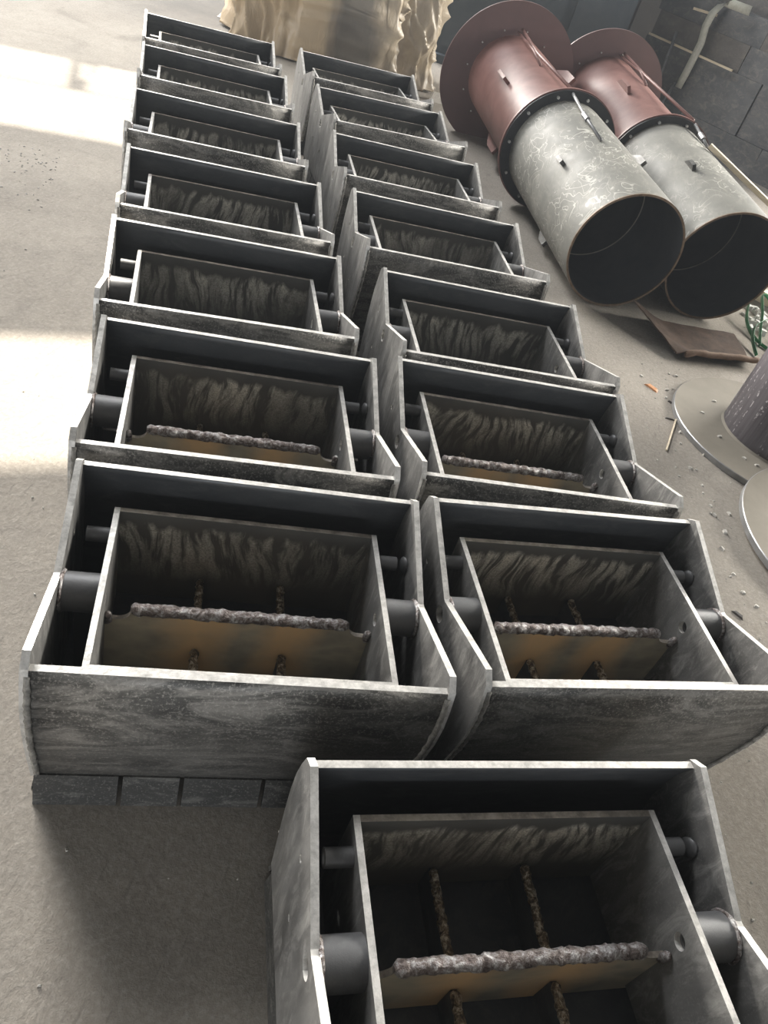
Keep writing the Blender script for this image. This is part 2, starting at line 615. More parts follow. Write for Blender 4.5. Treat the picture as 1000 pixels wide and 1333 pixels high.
def make_hopper(loc, rz):
    root = empty('steel_hopper', loc, rz)
    # outer side plates, V-notched top edge, pivot hole and small holes
    holes = [(PIV[0], PIV[1], 0.027), (ROD[0], ROD[1], 0.010), (0.463, 0.20 + ZO, 0.008), (0.19, 0.20 + ZO, 0.008)]
    for s in (-1, 1):
        bm = plate(side_outline, holes, T, (lambda u, v, w: (-0.5 + w, u, v)) if s < 0 else (lambda u, v, w: (0.5 - w, u, v)))
        obj('side_plate', bm, [M['side'], M['edge']], root)
    fp = obj('front_plate', rolled_plate(0.482 + ZO, 1), [M['rolled'], M['edge']], root)
    for s in (-1, 1):
        bm = bmesh.new()
        zs_ = [ZO + 0.01 + 0.46 * i / 40 for i in range(41)]
        tube(bm, [(s * (0.5 - T + 0.002), prof_y(z) + 0.003, z) for z in zs_], 0.006, 6, True,
             lambda i, k: 0.008 * (1 + 0.6 * noise.noise(Vector((i * 0.8, k * 0.5, s * 4)))))
        obj('corner_weld', bm, M['sideweld'], fp, True)
    obj('back_plate', rolled_plate(0.490 + ZO, -1), [M['dark'], M['edge']], root)
    # slotted skirt round the foot
    def skirt(x0, y0, x1, y1, ox, oy):
        bm = bmesh.new()
        n = Vector((-(y1 - y0), x1 - x0, 0)).normalized() * 0.014
        top, bot = ZO + 0.004, 0.0
        vs = []
        for (x, y) in ((x0, y0), (x1, y1)):
            for zz_, f in ((top, 0), (bot, 1)):
                for q in (0, 1):
                    vs.append(bm.verts.new((x + ox * f + n.x * q, y + oy * f + n.y * q, zz_)))
        for i in ((0, 1, 5, 4), (2, 6, 7, 3), (0, 4, 6, 2), (1, 3, 7, 5), (0, 2, 3, 1), (4, 5, 7, 6)):
            bm.faces.new([vs[k] for k in i])
        obj('skirt_segment', bm, M['skirt'], root)
    yb = 2 * YC + 0.012
    for a, b in ((-0.492, -0.284), (-0.272, -0.126), (-0.114, 0.094), (0.106, 0.284), (0.296, 0.492)):
        skirt(a, -0.010, b, -0.010, 0, -0.032)
    skirt(0.492, yb - 0.002, -0.492, yb - 0.002, 0, 0.03)
    for a, b in ((0.002, 0.30), (0.31, yb - 0.014)):
        skirt(-0.490, b, -0.490, a, -0.014, 0)
        skirt(0.490, a, 0.490, b, 0.014, 0)
    # inner box
    for s in (-1, 1):
        ol = [(YI0, 0.05 + ZO), (YI1, 0.05 + ZO), (YI1, ZI), (YI0, ZI)]
        bm = plate(ol, [(PIV[0], PIV[1] - 0.016, 0.020)], TI, (lambda u, v, w: (-XI + w, u, v)) if s < 0 else (lambda u, v, w: (XI - w, u, v)))
        obj('inner_side_plate', bm, [M['side'], M['edge']], root)
    bm = bmesh.new()
    box(bm, -XI + TI, XI - TI, YI1 - TI, YI1, 0.05 + ZO, ZI)
    for f in bm.faces:
        if f.calc_center_median().z > ZI - 1e-4:
            f.material_index = 1
    obj('inner_back_plate', bm, [M['chalk'], M['flame']], root)
    bm = bmesh.new()
    box(bm, -XI + TI, XI - TI, YI0, YI0 + TI, 0.05 + ZO, ZI)
    for f in bm.faces:
        if f.calc_center_median().z > ZI - 1e-4:
            f.material_index = 1
    obj('inner_front_plate', bm, [M['side'], M['edge']], root)
    bm = bmesh.new()
    box(bm, -0.5 + T, 0.5 - T, 0.012, 2 * YC - 0.012, ZO + 0.008, ZO + 0.02)
    obj('bottom_shade_sheet', bm, M['dark'], root)  # dark sheet added so the open bottom looks shaded
    # cross web with J-cut shoulders and hard-faced top bead
    zb, zs = 0.290 + ZO, 0.258 + ZO
    ol = [(-0.45, 0.03 + ZO), (0.45, 0.03 + ZO), (0.45, zs + 0.014), (0.385, zs + 0.014)]
    arc = [(0.340 - 0.036 * math.sin(a), zs - 0.004 + 0.032 * (1 - math.cos(a))) for a in [math.pi / 2 * i / 6 for i in range(7)]]
    right = [(0.385, zs - 0.004)] + arc
    ol += right + [(-x, y) for x, y in reversed(right)] + [(-0.385, zs + 0.014), (-0.45, zs + 0.014)]
    bm = plate(ol, [], 0.014, lambda u, v, w: (u, 0.314 + w, v), 1)
    web = obj('web_plate', bm, [M['heat'], M['flame']], root)
    b = obj('weld_bead', lumpy_tube((-0.305, 0.320, zb + 0.004), (0.300, 0.320, zb + 0.004), 0.0175, 70, 12, 1.0, 0.35), M['weld'], web, True)
    tag(b, 'rough hard-faced weld bead along the top of the cross web')
    for s in (-1, 1):
        b = obj('weld_tack', lumpy_tube((s * 0.362, 0.313, zs - 0.02), (s * 0.362, 0.309, zs + 0.028), 0.011, 6, 8, 3.0 + s, 0.3), M['weld'], web, True)
    # ribs lengthways, front and behind the web
    for i, x in enumerate((-0.122, 0.128)):
        for j, (y0, y1) in enumerate(((YI0 + TI, 0.313), (0.329, YI1 - TI))):
            bm = bmesh.new()
            box(bm, x - 0.008, x + 0.008, y0, y1, 0.04 + ZO, 0.142 + ZO)
            rb = obj('rib', bm, M['dark'], root)
            z1 = 0.146 + ZO
            obj('weld_bead', lumpy_tube((x, y0 + 0.004, z1), (x, y1 - 0.004, z1), 0.0125, 34, 8, 5.0 + i + 2 * j, 0.4), M['darkweld'], rb, True)
    # pivot pipes and stub rods between the two boxes
    for s in (-1, 1):
        bm = bmesh.new()
        e1, e2, ax = Vector((0, 1, 0)), Vector((0, 0, 1)), Vector((1, 0, 0))
        x0, x1 = sorted((s * (0.5 - T), s * XI))
        lathe(bm, Vector((x0, PIV[0], PIV[1])), ax, e1, e2, [(0, 0.053), (x1 - x0, 0.053), (x1 - x0, 0.028), (0, 0.028)], 32, 0, True)
        pp = autosmooth(obj('pivot_pipe', bm, M['pipe'], root))
        obj('weld_ring', weld_ring((s * (0.5 - T - 0.003), PIV[0], PIV[1]), ax, 0.053, 0.0065, 2.0 + s), M['weld'], pp, True)
        bm = bmesh.new()
        x0, x1 = sorted((s * 0.450, s * XI))
        lathe(bm, Vector((x0, ROD[0], ROD[1])), ax, e1, e2, [(0, 0.001), (0, 0.022), (x1 - x0, 0.022), (x1 - x0, 0.001)], 20)
        autosmooth(obj('stub_rod', bm, M['pipe'], root))
        if s > 0:
            obj('weld_blob', lumpy_tube((0.483, ROD[0], ROD[1]), (0.468, ROD[0] - 0.003, ROD[1]), 0.026, 3, 12, 9.0, 0.3), M['pipe'], root, True)
    return root


def children(o):
    return [c for c in COL.objects if c.parent == o]


HOP = [  # (x, y, yaw, label)
    ('N', .7337, .4607, .3685, 'nearest dark steel hopper, standing alone in front of the two rows'),
    ('L1', -.1633, 1.0842, .3391, 'front steel hopper of the left row, with slotted skirt and tan web'),
    ('L2', -.4646, 1.8241, .3556, 'second steel hopper from the front in the left row'),
    ('L3', -.8002, 2.5974, .3826, 'third steel hopper from the front in the left row'),
    ('L4', -1.1298, 3.4043, .391, 'fourth steel hopper in the left row, middle of its seven'),
    ('L5', -1.534, 4.2851, .3817, 'third steel hopper from the back in the left row'),
    ('L6', -1.9186, 5.2259, .4006, 'second steel hopper from the back in the left row'),
    ('L7', -2.293, 6.0731, .4195, 'rearmost steel hopper of the left row, beside the wrapped crate'),
    ('R1', .8411, 1.4958, .3899, 'front steel hopper of the right row, behind the lone nearest hopper'),
    ('R2', .5362, 2.2365, .3386, 'second steel hopper from the front in the right row'),
    ('R3', .3109, 2.9885, .3492, 'third steel hopper from the front in the right row'),
    ('R4', -.0584, 3.8641, .3619, 'fourth steel hopper in the right row, beside the grey pipe mouth'),
    ('R5', -.4169, 4.7527, .373, 'third steel hopper from the back in the right row'),
    ('R6', -.7658, 5.7378, .4668, 'second steel hopper from the back in the right row, near the red flange'),
    ('R7', -1.1785, 6.6064, .4483, 'rearmost steel hopper of the right row, before the plastic sheeting'),
]
proto = make_hopper((HOP[1][1], HOP[1][2], 0), HOP[1][3])
tag(proto, HOP[1][4], 'steel hopper', 'steel hoppers standing in two rows')
kids = [(c, [g for g in COL.objects if g.parent == c]) for c in children(proto)]
for code, x, y, a, lab in HOP:
    if code == 'L1':
        continue
    r = proto.copy()
    COL.objects.link(r)
    r.location = (x, y, 0)
    r.rotation_euler = (0, 0, a)
    r['label'] = lab
    for c, gs in kids:
        if code not in ('N', 'R1', 'L2', 'R2') and c.name.split('.')[0] in ('web_plate', 'rib'):
            continue            # the photograph shows no web in the hoppers further back
        k = c.copy()
        COL.objects.link(k)
        k.parent = r
        for g in gs:
            d = g.copy()
            COL.objects.link(d)
            d.parent = k

# ------------------------------------------------------------------ flanged pipes
M['red'] = plain('red_oxide_primer', (0.13, 0.058, 0.048), (0.20, 0.105, 0.09), 5, 0.5, 0.0, 0.08)
M['redflange'] = plain('red_oxide_flange', (0.10, 0.062, 0.06), (0.125, 0.075, 0.072), 4, 0.5, 0.0, 0.06)
M['black'] = plain('black_flange_paint', (0.012, 0.013, 0.015), (0.022, 0.023, 0.026), 5, 0.4)
M['bolt_and_lit_hole'] = plain('zinc_and_lit_hole', (0.45, 0.45, 0.45), (0.6, 0.6, 0.58), 30, 0.35, 0.6, 0)  # zinc bolts, also used for light showing in the end flange holes
M['pipeinside'] = plain('dark_pipe_bore', (0.055, 0.062, 0.07), (0.08, 0.085, 0.092), 4, 0.6, 0.2)
M['seam'] = plain('bright_inner_seam', (0.22, 0.20, 0.17), (0.34, 0.31, 0.27), 20, 0.5)
M['rust'] = plain('rusty_rim', (0.10, 0.065, 0.04), (0.22, 0.16, 0.11), 20, 0.6, 0.3)
# grey pipe wall with bright scribbled grinding marks
t = NT('scribbled_grey_pipe')
v = t.coords()
base = t.ramp(t.noise(t.coords((1, 1, 1)), 4, 6, 0.6, 0.5), [(0.3, (0.13, 0.129, 0.115)), (0.7, (0.19, 0.186, 0.165))])
def contour(sc, mul, wd):
    n_ = t.math('FRACT', t.math('MULTIPLY', t.noise(t.coords((1, 0.7, 1)), sc, 2, 0.5, 0.6), mul))
    d_ = t.math('ABSOLUTE', t.math('SUBTRACT', n_, 0.5))
    return t.ramp(d_, [(wd * 0.4, 1.0), (wd, 0.0)])


scr = t.math('MAXIMUM', contour(5.0, 7.0, 0.05), contour(8.0, 5.0, 0.04))
scr = t.math('MULTIPLY', scr, t.ramp(t.noise(v, 2.2, 3), [(0.44, 0), (0.56, 1)]))
c = t.mix(t.math('MULTIPLY', scr, 0.7), t.mix(t.ramp(t.noise(t.coords((1, 0.3, 1)), 14, 6, 0.7), [(0.5, 0.0), (0.7, 0.45)]), base, (0.30, 0.29, 0.25)), (0.46, 0.45, 0.40))
t.set(Base_Color=c, Metallic=0.0, Roughness=t.ramp(t.noise(v, 8, 4), [(0.3, 0.55), (0.7, 0.7)]))
t.b.inputs['Specular IOR Level'].default_value = 0.3
t.bump(t.noise(v, 90, 4, 0.7), 0.1, 0.004)
M['greypipe'] = t.m

PIPES = [  # near-end centre, radius, yaw from +y, tilt, joint distance, joint radius, end distance, end radius, lug angle, rods
    ((.9631, 5.428), .4075, -.3626, .0493, 1.7087, .4826, 3.5228, .6705, 147, 'left'),
    ((1.7166, 5.8162), .4133, -.2919, .0541, 1.6902, .4687, 3.5887, .6386, 117, 'right'),
]
for (cx, cy), r, psi, th, LJ, RJ, LE, RE, lug0, which in PIPES:
    a = Vector((math.cos(th) * math.sin(psi), math.cos(th) * math.cos(psi), math.sin(th)))
    c = Vector((cx, cy, r * math.cos(th)))
    e1 = a.cross(Vector((0, 0, 1))).normalized()
    e2 = e1.cross(a)
    root = empty('flanged_pipe', (cx, cy, 0))
    o0 = Vector((cx, cy, 0))
    c = c - o0
    W = 0.014
    n = 96
    rr = r - 0.022
    bm = bmesh.new()
    rings = lathe(bm, c, a, e1, e2, [(0, r - W), (0, r), (0.01, r), (LJ - 0.02, r), (LJ - 0.02, r - W), (0.01, r - W)], n, 0, True)
    for f in bm.faces:
        f.smooth = True
        L = (f.calc_center_median() - c).dot(a)
        rad = (f.calc_center_median() - c - a * L).length
        if L < 0.012:
            f.material_index = 1
        elif rad < r - W / 2:
            f.material_index = 2
    gp = autosmooth(obj('grey_section', bm, [M['greypipe'], M['rust'], M['pipeinside']], root), 30)
    tag(gp, 'bare grey pipe section with bright scribbled grinding marks')
    bm = bmesh.new()
    lathe(bm, c, a, e1, e2, [(0.72, r - W + 0.001), (0.729, r - W - 0.006), (0.738, r - W + 0.001)], n)
    obj('seam_bead', bm, M['seam'], gp, True)
    bm = bmesh.new()
    lathe(bm, c, a, e1, e2, [(LJ - 0.02, r - 0.01), (LJ - 0.02, RJ), (LJ, RJ), (LJ, r - 0.01)], n, 0, True)
    jf = autosmooth(obj('joint_flange', bm, M['black'], root))
    tag(jf, 'black bolted joint flange')
    for k in range(11):
        an = R(180 - 0.5 + k * 360 / 11)
        p = c + a * (LJ - 0.026) + (e1 * math.cos(an) + e2 * math.sin(an)) * (RJ * 0.915)
        bm = bmesh.new()
        lathe(bm, p, a, e1, e2, [(-0.012, 0.0005), (-0.012, 0.012), (0.006, 0.012)], 6)
        obj('bolt_and_lit_hole', bm, M['bolt_and_lit_hole'], jf)
    bm = bmesh.new()
    lathe(bm, c, a, e1, e2, [(LJ + 0.001, rr), (LJ + 0.001, RJ + 0.010), (LJ + 0.022, RJ + 0.010), (LJ + 0.022, rr)], n, 0, True)
    autosmooth(obj('red_joint_flange', bm, M['red'], root))
    bm = bmesh.new()
    lathe(bm, c, a, e1, e2, [(LJ + 0.018, rr), (LE, rr), (LE, rr - W), (LJ + 0.018, rr - W)], n, 0, True)
    rs = autosmooth(obj('red_section', bm, M['red'], root))
    tag(rs, 'pipe section painted in red oxide primer')
    bm = bmesh.new()
    lathe(bm, c, a, e1, e2, [(LE, rr), (LE, RE), (LE + 0.02, RE), (LE + 0.02, rr)], n, 0, True)
    ef = autosmooth(obj('end_flange', bm, M['redflange'], root))
    tag(ef, 'wide dark red end flange with pale studs for light through its bolt holes')
    for k in range(12):
        an = R(24.5 + k * 30)
        p = c + a * LE + (e1 * math.cos(an) + e2 * math.sin(an)) * 0.437
        bm = bmesh.new()
        lathe(bm, p, a, e1, e2, [(-0.012, 0.0005), (-0.012, 0.0075), (0.0, 0.0075)], 8)
        obj('bolt_and_lit_hole', bm, M['bolt_and_lit_hole'], ef)  # pale stud added where light shows through a bolt hole
    # lugs
    def lug(L0, L1, ang, rad, mat, par, wide=0.012, high=0.055):
        an = R(ang)
        d = e1 * math.cos(an) + e2 * math.sin(an)
        s = d.cross(a).normalized()
        bm = bmesh.new()
        q = []
        for L, h in ((L0, -0.01), (L0, high), (L0 + (L1 - L0) * 0.55, high), (L1, 0.006), (L1, -0.01)):
            q.append([bm.verts.new(c + a * L + d * (rad + h) + s * w) for w in (-wide, wide)])
        for i in range(5):
            A, B = q[i], q[(i + 1) % 5]
            bm.faces.new((A[0], A[1], B[1], B[0]))
        bm.faces.new([x[0] for x in q])
        bm.faces.new([x[1] for x in q])
        obj('lug', bm, mat, par)
    for k in range(4):
        lug(0.73, 0.90, lug0 + 90 * k, r, M['skirt'], gp, 0.014, 0.045)
        lug(2.50, 2.86, lug0 + 90 * k, rr, M['red'], rs, 0.014, 0.07)
    # tie rod along the top, from the end flange over the joint to a hook on the grey section
    pr = [(LE - 0.01, 92), (2.77, 98), (LJ + 0.03, 99)] if which == 'left' else [(LE - 0.01, 84), (2.96, 79), (LJ + 0.03, 75)]
    pr2 = [(LJ - 0.03, 99.5), (1.25, 102.5), (0.86, 103)] if which == 'left' else [(LJ - 0.03, 74.5), (1.46, 73.2), (1.30, 72.6)]

    def P(L, an, h):
        an = R(an)
        return c + a * L + (e1 * math.cos(an) + e2 * math.sin(an)) * h
    bm = bmesh.new()
    tube(bm, [P(L, an, rr + h) for (L, an), h in zip(pr, (0.06, 0.055, 0.09))], 0.013, 10)
    tr = obj('tie_rod', bm, M['red'], root, True)
    bm = bmesh.new()
    tube(bm, [P(L, an, r + h) for (L, an), h in zip(pr2, (0.055, 0.03, 0.012))], 0.012, 10)
    obj('threaded_rod', bm, M['pipe'], root, True)
    bm = bmesh.new()
    (L, an) = pr2[1]
    tube(bm, [P(L - 0.05, an, r + 0.028), P(L + 0.05, an, r + 0.034)], 0.022, 6)
    obj('rod_nut', bm, M['pipe'], root)
    bm = bmesh.new()
    (L, an) = pr[1]
    tube(bm, [P(L - 0.16, an + 1, rr + 0.01), P(L + 0.1, an + 1.5, rr + 0.05), P(LE - 0.01, pr[0][1] + 4, rr + 0.03)], 0.011, 8)
    obj('brace_rod', bm, M['red'], root, True)
    lab = 'long flanged pipe in grey and red primer, closer to the hoppers' if which == 'left' else 'long flanged pipe in grey and red primer, against the dark block stack'
    tag(root, lab, 'pipe', 'flanged pipes lying side by side')

# ------------------------------------------------------------------ flanged stand and loose disc on the right
M['disc'] = plain('dusty_steel_disc', (0.185, 0.165, 0.132), (0.235, 0.212, 0.172), 3, 0.85, 0.0, 0.05)
M['discedge'] = plain('turned_disc_edge', (0.20, 0.20, 0.20), (0.36, 0.36, 0.36), 8, 0.35, 0.5, 0.05)
t = NT('streaked_dark_drum')
v = t.coords((14, 14, 0.8))
v1 = t.coords()
base = t.ramp(t.noise(v, 2.5, 6, 0.6), [(0.3, (0.075, 0.066, 0.072)), (0.7, (0.135, 0.122, 0.13))])
st = t.math('MULTIPLY', t.ramp(t.noise(v, 3.2, 2), [(0.56, 0), (0.62, 1)]), t.ramp(t.noise(v1, 55, 2), [(0.52, 0), (0.6, 1)]))
t.set(Base_Color=t.mix(t.math('MULTIPLY', st, 0.7), base, (0.55, 0.52, 0.52)), Roughness=0.5, Metallic=0.2)
M['drum'] = t.m


def disc(bm, r, z0, z1, r_in=0.0, n=96):
    prof = [(z0, max(r_in, 0.0005)), (z0, r - 0.003), (z0 + 0.003, r), (z1 - 0.004, r), (z1, r - 0.004), (z1, max(r_in, 0.0005))]
    lathe(bm, Vector((0, 0, 0)), Vector((0, 0, 1)), Vector((1, 0, 0)), Vector((0, 1, 0)), prof, n, 0, r_in > 0)
    for f in bm.faces:
        cz = f.calc_center_median()
        if math.hypot(cz.x, cz.y) > r - 0.0035:
            f.material_index = 1


root = empty('flanged_drum', (2.066, 4.291, 0))
bm = bmesh.new()
disc(bm, 0.644, 0, 0.035)
autosmooth(obj('base_flange', bm, [M['disc'], M['discedge']], root))
bm = bmesh.new()
lathe(bm, Vector((0, 0, 0)), Vector((0, 0, 1)), Vector((1, 0, 0)), Vector((0, 1, 0)), [(0.035, 0.332), (1.15, 0.332), (1.15, 0.318), (0.035, 0.318)], 72, 0, True)
dr = autosmooth(obj('drum_wall', bm, M['drum'], root))
bm = bmesh.new()
lathe(bm, Vector((0, 0, 0)), Vector((0, 0, 1)), Vector((1, 0, 0)), Vector((0, 1, 0)), [(0.034, 0.345), (0.046, 0.333)], 72)
obj('weld_seam', bm, M['disc'], dr, True)
tag(root, 'upright dark streaked drum welded on a round grey base flange', 'drum')

root = bmesh.new()
disc(root, 0.66, 0, 0.036)
dd = autosmooth(obj('steel_disc', root, [M['disc'], M['discedge']]))
tdir = Vector((-0.27, 0.97, 0)).normalized()
tilt = R(2.4)
dd.rotation_mode = 'QUATERNION'
from mathutils import Quaternion
dd.rotation_quaternion = Quaternion(Vector((0, 0, 1)).cross(tdir) * -1, tilt)
dd.location = (2.352, 3.336, 0.66 * math.sin(tilt) + 0.002)
tag(dd, 'loose flat grey steel disc leaning on the edge of the drum flange', 'steel disc')

# ------------------------------------------------------------------ curved rusty sheet in front of the pipe mouths
M['rustrim'] = plain('rusty_rolled_rim', (0.10, 0.065, 0.045), (0.20, 0.135, 0.095), 9, 0.8, 0.0, 0.25, spec=0.15)
M['rustsheet'] = plain('rusty_sheet', (0.045, 0.032, 0.025), (0.095, 0.064, 0.047), 9, 0.85, 0.0, 0.25, spec=0.1)
bm = bmesh.new()
# front edge from left corner to right, sheet runs back under the pipes; left side curls up
A, B, D, C = Vector((1.49, 4.99, 0)), Vector((2.10, 5.30, 0)), Vector((1.15, 5.42, 0)), Vector((2.02, 5.76, 0))
NU, NV = 18, 12
g1 = {}
for i in range(NU + 1):
    for j in range(NV + 1):
        u, vv = i / NU, j / NV
        p = A.lerp(B, u).lerp(D.lerp(C, u), vv)
        curl = max(0, (0.34 - u) / 0.34)
        lift = 0.010 + (0.03 + 0.09 * vv) * curl ** 1.3
        fr = max(0, (0.22 - vv) / 0.22)
        lift += 0.055 * fr ** 1.4 * min(1, u * 5)
        lift += 0.008 * noise.noise(Vector((u * 5, vv * 5, 0)))
        for k in (0, 1):
            g1[i, j, k] = bm.verts.new(p + Vector((0, 0, lift + 0.009 * k)))
for i in range(NU):
    for j in range(NV):
        for k in (0, 1):
            bm.faces.new([g1[p] for p in ((i, j, k), (i + 1, j, k), (i + 1, j + 1, k), (i, j + 1, k))])
for i in range(NU):
    for j in (0, NV):
        bm.faces.new([g1[p] for p in ((i, j, 0), (i + 1, j, 0), (i + 1, j, 1), (i, j, 1))])
for j in range(NV):
    for i in (0, NU):
        bm.faces.new([g1[p] for p in ((i, j, 0), (i, j + 1, 0), (i, j + 1, 1), (i, j, 1))])
sheet = tag(autosmooth(obj('rusty_sheet', bm, M['rustsheet'])), 'curled rusty steel sheet lying under the pipe mouths', 'steel sheet')
bm = bmesh.new()
rim_pts = []
for i in range(4, 41):
    u = i / 40
    p = A.lerp(B, u)
    rim_pts.append(p + Vector((0, 0, 0.03 + 0.035 * min(1, u * 5) + 0.010 * noise.noise(Vector((u * 6, 2, 0))))))
tube(bm, rim_pts, 0.02, 10, True, lambda i, k: 0.022 * (1 + 0.25 * noise.noise(Vector((i * 0.3, 1, 0)))))
rim = obj('rolled_rim', bm, M['rustrim'], sheet, True)

# ------------------------------------------------------------------ dark block stack on the right
WD = Vector((-0.8171, 0.5766, 0)).normalized()     # along its face, away to the left
WN = Vector((-WD.y, WD.x, 0))
if WN.y > 0:
    WN = -WN                                       # towards the viewer
WP = Vector((3.248, 11.092, 0))


def wallp(s, z, out=0.0):
    return WP + WD * s + WN * out + Vector((0, 0, z))


M['block'] = steel('dark_block_steel', (0.055, 0.059, 0.065), (0.10, 0.10, 0.10), (0.24, 0.21, 0.18), (1, 1, 1.5), 0.5, 0.55, 0.15, 0.1)
M['block2'] = steel('brown_block_steel', (0.07, 0.064, 0.06), (0.115, 0.105, 0.095), (0.24, 0.2, 0.16), (1, 1, 1.5), 0.35, 0.6, 0.1, 0.1)


def block(s0, s1, z0, z1, out, mat, label, seed):
    rnd = random.Random(seed)
    bm = bmesh.new()
    box(bm, 0, 1, 0, 1, 0, 1)
    bmesh.ops.subdivide_edges(bm, edges=bm.edges[:], cuts=3, use_grid_fill=True)
    for vv in bm.verts:
        s, d, z = s0 + 0.006 + (s1 - s0 - 0.012) * vv.co.x, vv.co.y, z0 + (z1 - z0) * vv.co.z
        wob = 0.022 * noise.noise(Vector((s * 3, z * 4, seed)))
        vv.co = wallp(s, z, out + wob - 0.9 * d) - wallp((s0 + s1) / 2, z0)
    o = autosmooth(obj('steel_block', bm, mat), 45)
    o.location = wallp((s0 + s1) / 2, z0)
    return tag(o, label, 'steel block', 'dark steel blocks stacked behind the pipes')


block(0.30, 1.55, 0, 0.36, 0.03, M['block'], 'dark steel block of the bottom course behind the pale stick', 1)
block(-1.4, 0.30, 0, 0.36, 0.05, M['block'], 'bottom course dark block running out at the right edge', 2)
block(1.56, 2.55, 0, 0.36, 0.0, M['block'], 'low dark block behind the leaning bars', 3)
block(0.73, 1.75, 0.36, 0.97, 0.0, M['block'], 'big dark block right below the end of the hanging strap', 4)
block(-0.9, 0.73, 0.36, 0.97, -0.03, M['block'], 'big dark block beside the right edge of the picture, second course', 5)
block(1.75, 2.55, 0.36, 0.97, -0.04, M['block'], 'dark block behind the upright leaning bars, second course', 6)
block(1.11, 2.50, 0.97, 1.28, -0.05, M['block2'], 'brownish block behind the middle of the hanging strap, third course', 7)
block(-0.6, 1.11, 0.97, 1.28, -0.03, M['block'], 'dark third-course block right of the strap', 8)
block(1.0, 2.55, 1.28, 1.58, -0.07, M['block'], 'dark block under the bend of the pale strap, top course', 9)
block(-0.8, 1.0, 1.28, 1.58, -0.05, M['block2'], 'top-course block right of the strap bend', 10)
block(-0.8, 1.9, 1.58, 2.3, -0.30, M['block2'], 'large set-back block crowning the stack', 11)

M['strap'] = plain('pale_webbing', (0.42, 0.42, 0.36), (0.55, 0.55, 0.48), 30, 0.55, 0, 0.1)
bm = bmesh.new()
sp = [(1.30, 1.60, 0.02), (1.55, 1.60, 0.05), (1.66, 1.57, 0.08), (1.72, 1.45, 0.09), (1.73, 1.3, 0.09), (1.70, 1.12, 0.07), (1.70, 0.93, 0.08), (1.72, 0.75, 0.06), (1.74, 0.58, 0.05)]
ribbon(bm, [wallp(*p) for p in sp], [WD * 0.005 + Vector((0, 0, 0.05)) if i < 2 else WD * -0.05 + Vector((0, 0, 0.02 if i == 2 else 0)) for i in range(len(sp))], 0.004)
tag(obj('hanging_strap', bm, M['strap'], None, True), 'pale flat strap hanging down over the dark block stack', 'strap')

M['wood'] = plain('pale_wood', (0.50, 0.42, 0.30), (0.66, 0.57, 0.42), 10, 0.55, 0, 0.1, (1, 1, 6))


def batten(name, p0, p1, w, h, mat, label, cat):
    p0, p1 = Vector(p0), Vector(p1)
    bm = bmesh.new()
    d = (p1 - p0).normalized()
    s = d.cross(Vector((0, 0, 1))).normalized() * w
    u = s.cross(d).normalized() * h
    q = [[bm.verts.new(p - p0 + x) for x in (-s - u, s - u, s + u, -s + u)] for p in (p0, p1)]
    for k in range(4):
        bm.faces.new((q[0][k], q[0][(k + 1) % 4], q[1][(k + 1) % 4], q[1][k]))
    bm.faces.new(q[0])
    bm.faces.new(q[1])
    o = obj(name, bm, mat)
    o.location = p0
    return tag(o, label, cat)


batten('lath_and_lit_edge', wallp(2.46, 1.0, 0.06), wallp(1.15, 0.985, 0.05), 0.012, 0.012, M['wood'], 'thin pale strip standing in for the lit ledge edge of the block stack', 'lath')  # pale strip added for the light catching the ledge edge
batten('lath_and_lit_edge', wallp(2.02, 1.42, 0.03), wallp(1.68, 1.44, 0.03), 0.012, 0.014, M['wood'], 'short pale lath end poking out beside the strap bend', 'lath')
M['bar'] = plain('grimy_bar', (0.12, 0.124, 0.13), (0.22, 0.22, 0.22), 12, 0.5, 0.3)
for k, (s0, s1, ztop, w) in enumerate(((1.85, 2.08, 1.13, 0.022), (1.93, 2.20, 0.78, 0.018), (1.72, 1.80, 0.62, 0.02), (2.1, 2.24, 0.7, 0.014))):
    bm = bmesh.new()
    p0, p1 = wallp(s0, 0.0, 0.35 + 0.03 * k), wallp(s1, ztop, 0.07)
    tube(bm, [Vector((0, 0, 0.01)), p1 - p0], w, 8)
    o = obj('leaning_bar', bm, M['bar'] if k < 3 else M['wood'], None, True)
    o.location = p0
    tag(o, ['tallest dark bar leaning on the block stack', 'slanting grey bar leaning beside the red flange', 'short dark bar leaning on the low blocks', 'pale thin stick leaning behind the red flange'][k], 'bar')

# pale stick lying along the right side of the far pipe
batten('wooden_stick', (1.47, 7.002, 0.915), (4.03, 6.11, 0.02), 0.022, 0.018, M['wood'], 'long pale stick propped over the right side of the far pipe', 'stick')

# ------------------------------------------------------------------ dark steel cabinets at the far end
M['navy'] = plain('blue_grey_steel', (0.06, 0.075, 0.09), (0.085, 0.10, 0.115), 3, 0.55, 0.2)
M['brownsteel'] = plain('brown_grey_steel', (0.075, 0.07, 0.066), (0.105, 0.095, 0.09), 3, 0.6, 0.1)


